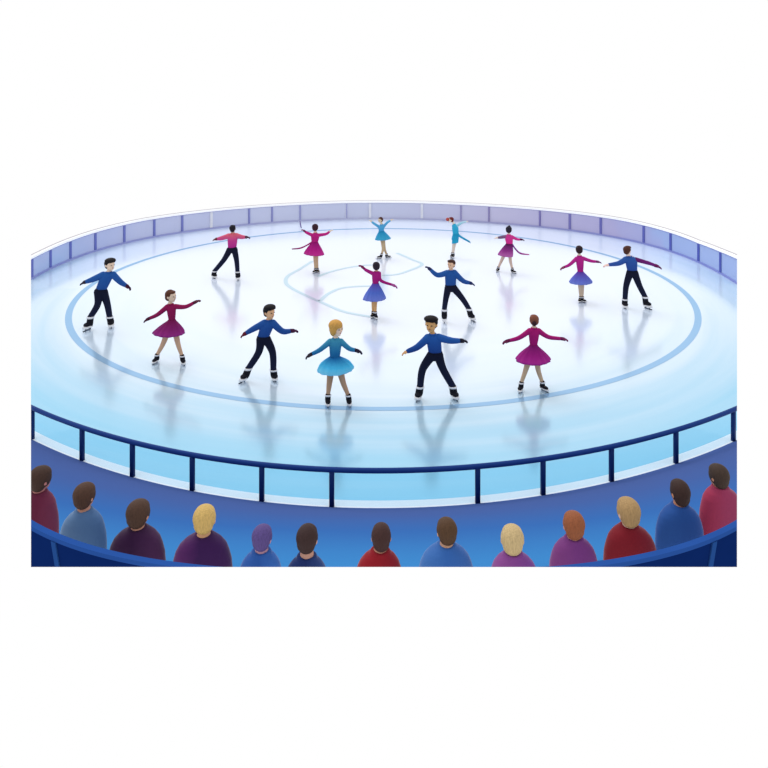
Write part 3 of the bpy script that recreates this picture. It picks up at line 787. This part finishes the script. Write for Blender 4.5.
add(sex='m', head=(431.2, 324.4), hh=14.8, face=(-.35, -.9), neck=(432.2, 332.6), shL=(427, 336.2), shR=(439.4, 335.8), elL=(417.4, 347), handL=(400.8, 354.2),
    elR=(451, 340.6), handR=(468, 340.8), waist=(435.2, 352.2), waist_w=6.6, chest_w=7.1, hipL=(431.6, 355.4), hipR=(438.4, 355.4), kneeL=(422.6, 369.4), kneeR=(442.8, 368.6),
    ankL=(420.2, 386.4), ankR=(452.6, 386.2), footL=(417.8, 399.4), footR=(455.2, 398.8), toeL=(-.25, -1), toeR=(.3, -1), skin=(212, 162, 110), hair=(18, 12, 16), hair_style='quiff',
    top=((26, 60, 132), (38, 94, 172)), face_col=(224, 170, 112), gloves={'R': (24, 26, 44)}, label='black-haired male skater in blue sweater facing front, nearest the railing, feet wide apart')
add(sex='f', head=(534, 320.2), hh=11, face=(0, 1), neck=(534.2, 326.8), shL=(529, 329.6), shR=(539.2, 329.6), elL=(519, 337.8), handL=(501.8, 342.6),
    elR=(548.4, 337), handR=(568.4, 339.6), waist=(533.6, 345), waist_w=3.5, chest_w=5.2, hipL=(530.6, 353), hipR=(536.6, 353), kneeL=(526, 369), kneeR=(538, 369),
    ankL=(521.4, 382.4), ankR=(542.2, 381.8), footL=(520.3, 391.2), footR=(544, 390.4), toeL=(-.4, -1), toeR=(.5, -1), skin=(206, 176, 146), hair=(138, 82, 62), hair_style='long',
    bun=(534.3, 323.6, 2.3), bun_col=(54, 24, 34), top=((146, 16, 106), (176, 22, 112)), skirt=((176, 44, 146), (152, 24, 124), (124, 18, 104)), hemL=(515.8, 360), hemR=(550.2, 359.4),
    gloves={'L': (96, 20, 64), 'R': (110, 30, 80)}, label='female skater in magenta dress with dark bun, on the near right ring line')
for s in SK: skater(s)

# thin ribbon rising from the magenta skater's raised hand
bm = bmesh.new()
yb = on_z(316.4, 272.3).y
tube(bm, [on_y(x, y, yb) for x, y in ((301.2, 227.6), (300.8, 226.0), (300.3, 223.6), (300, 221))], [.018, .02, .02, .014], n=8, sub=5, squash=.5)
prop(build('ribbon', bm, cloth('ribbon cloth', (120, 104, 168))), 'thin lilac ribbon held up in the magenta skater\'s raised left hand', 'ribbon')

# ------------------------------------------------------------------ spectators
def spectator(head, hh, hw, neck_y, xl, xr, hair, shirt, face_, skin, label, style='crop'):
    hc = on_z(head[0], head[1] + .8, 3.1); Y = hc.y; mpp = scale_at(hc)
    P = lambda x, y, dy=0.0: on_y(x, y, Y + dy)
    h = hh * .86 * mpp; f = V((face_[0] * .55, face_[1], 0)).normalized()
    W = (xr - xl) / 2 * mpp; xc = (xl + xr) / 2
    nb = P(head[0] * .55 + xc * .45, neck_y)
    root = empty('spectator', V((hc.x, Y, 2.6))); prop(root, label, 'person', 'spectators along the near edge')
    wide = hw / hh / .76
    X = V((1, 0, 0)); D = V((0, 1, 0))
    def torso(bm, inf):
        secs = []
        for dn, k, dk in ((-1.5, .24, .30), (1.5, .40, .40), (5, .62, .46), (10, .79, .52), (16, .89, .54), (24, .97, .54), (34, 1.0, .52), (50, 1.0, .50), (75, .98, .48), (95, .95, .46)):
            c = P(xc + (head[0] * .55 + xc * .45 - xc) * max(0, 1 - dn / 16), neck_y + dn)
            secs.append((c, X * (W * k + inf), D * (max(.075, W * dk) + inf)))
        loft(bm, secs, n=32, power=.9)
    bm = bmesh.new()
    head_parts(bm, hc, h, f, wide)
    tube(bm, [nb - V((0, 0, .06)), nb.lerp(hc, .4), hc - V((0, 0, .1 * h))], [.062, .05, .052], n=14)
    torso(bm, -.012)
    fuse('body', bm, cloth('spectator skin', skin, rough=.7), root, .0085, 2, cuts='LRB')
    face(root, hc, h, f) if 60 < head[0] < 700 else None
    bm = bmesh.new(); hair_shell(bm, hc, h * 1.02, f, style, wide)
    hs = fuse('hair', bm, hair_mat('spectator hair', hair), root, .0065, 4, cuts='LRB')
    bm = bmesh.new(); torso(bm, .004)
    cN = nb - V((0, 0, .012))
    tube(bm, [cN + V((.064 * math.cos(t), .06 * math.sin(t), .008)) for t in [i * math.pi / 10 for i in range(21)]], [.018] * 21, n=8, sub=1)
    fuse('shirt', bm, cloth('shirt cloth', *shirt, axis='X'), root, .0085, 3, cuts='LRB')
    return root
SKN = (206, 150, 128)
SP_ = [
 ((40.5, 478), 28, 23, 491.5, 14, 58, (70, 48, 40), ((84, 28, 54), (100, 32, 60), (124, 56, 84)), (.75, .6), (196, 130, 128), 'brown-haired spectator in a maroon top at the far left edge', 'crop'),
 ((84.5, 495), 28.5, 22.5, 510, 60, 106, (84, 58, 46), ((110, 142, 180), (86, 120, 164), (70, 104, 152)), (.55, .8), SKN, 'brown-haired spectator in a grey blue top, second from the left', 'crop'),
 ((138.3, 513), 31, 24.5, 528, 108.5, 165, (82, 58, 46), ((58, 28, 64), (48, 18, 56), (74, 40, 80)), (.45, .9), SKN, 'brown-haired spectator in a dark plum top, third from the left', 'crop'),
 ((204.5, 518.5), 31, 23.5, 535, 173, 232, (222, 186, 112), ((96, 40, 104), (54, 22, 76), (58, 26, 80)), (.1, 1), (222, 170, 130), 'blond spectator in a dark purple top, fourth from the left', 'crop'),
 ((262.2, 537), 28, 21, 551, 238, 283, (96, 78, 142), ((48, 92, 168), (38, 82, 158), (60, 110, 190)), (.5, .9), (196, 150, 170), 'spectator with purple hair in a blue top', 'crop'),
 ((307.2, 538), 31, 22.5, 556, 284, 329, (62, 42, 42), ((28, 50, 108), (24, 42, 96), (46, 72, 130)), (.4, .95), (206, 156, 138), 'dark-haired spectator in a navy top, between purple hair and the red top', 'crop'),
 ((381.2, 536.5), 30, 20.5, 550.5, 355, 403, (70, 44, 42), ((150, 28, 40), (140, 24, 36), (120, 24, 40)), (0, 1), SKN, 'dark-haired spectator in a bright red top at the bottom middle', 'crop'),
 ((446.8, 530.5), 29, 21.5, 545, 418, 474, (90, 64, 44), ((70, 120, 190), (50, 98, 172), (56, 100, 170)), (-.4, .95), (214, 168, 140), 'brown-haired spectator in a mid blue top right of the red top', 'crop'),
 ((512.3, 539), 32, 24, 553, 489, 539, (214, 188, 138), ((142, 78, 146), (128, 66, 140), (112, 62, 142)), (.1, 1), (214, 176, 150), 'pale blond spectator in a light purple top, close to the bottom edge', 'crop'),
 ((573.8, 524.5), 30, 22.5, 538, 549.5, 598, (160, 94, 60), ((128, 64, 128), (114, 54, 124), (108, 50, 118)), (-.1, 1), SKN, 'auburn-haired spectator in a purple top', 'crop'),
 ((628.4, 511.5), 32, 23.5, 526, 604, 656.5, (186, 152, 104), ((130, 30, 42), (122, 24, 38), (120, 30, 50)), (-.45, .9), (226, 190, 172), 'sandy-haired spectator in a dark red top', 'crop'),
 ((680, 492), 29, 19, 505, 656, 703, (62, 42, 38), ((44, 88, 160), (36, 78, 150), (34, 76, 150)), (-.35, .95), (200, 140, 110), 'dark-haired spectator in a blue top, second from the right', 'crop'),
 ((718.8, 475.5), 27, 19.5, 487, 700, 744, (70, 54, 46), ((170, 52, 80), (152, 56, 92), (140, 56, 92)), (-.6, .8), (196, 140, 112), 'dark-haired spectator in a rose red top at the far right edge', 'crop'),
]
for a in SP_: spectator(*a)
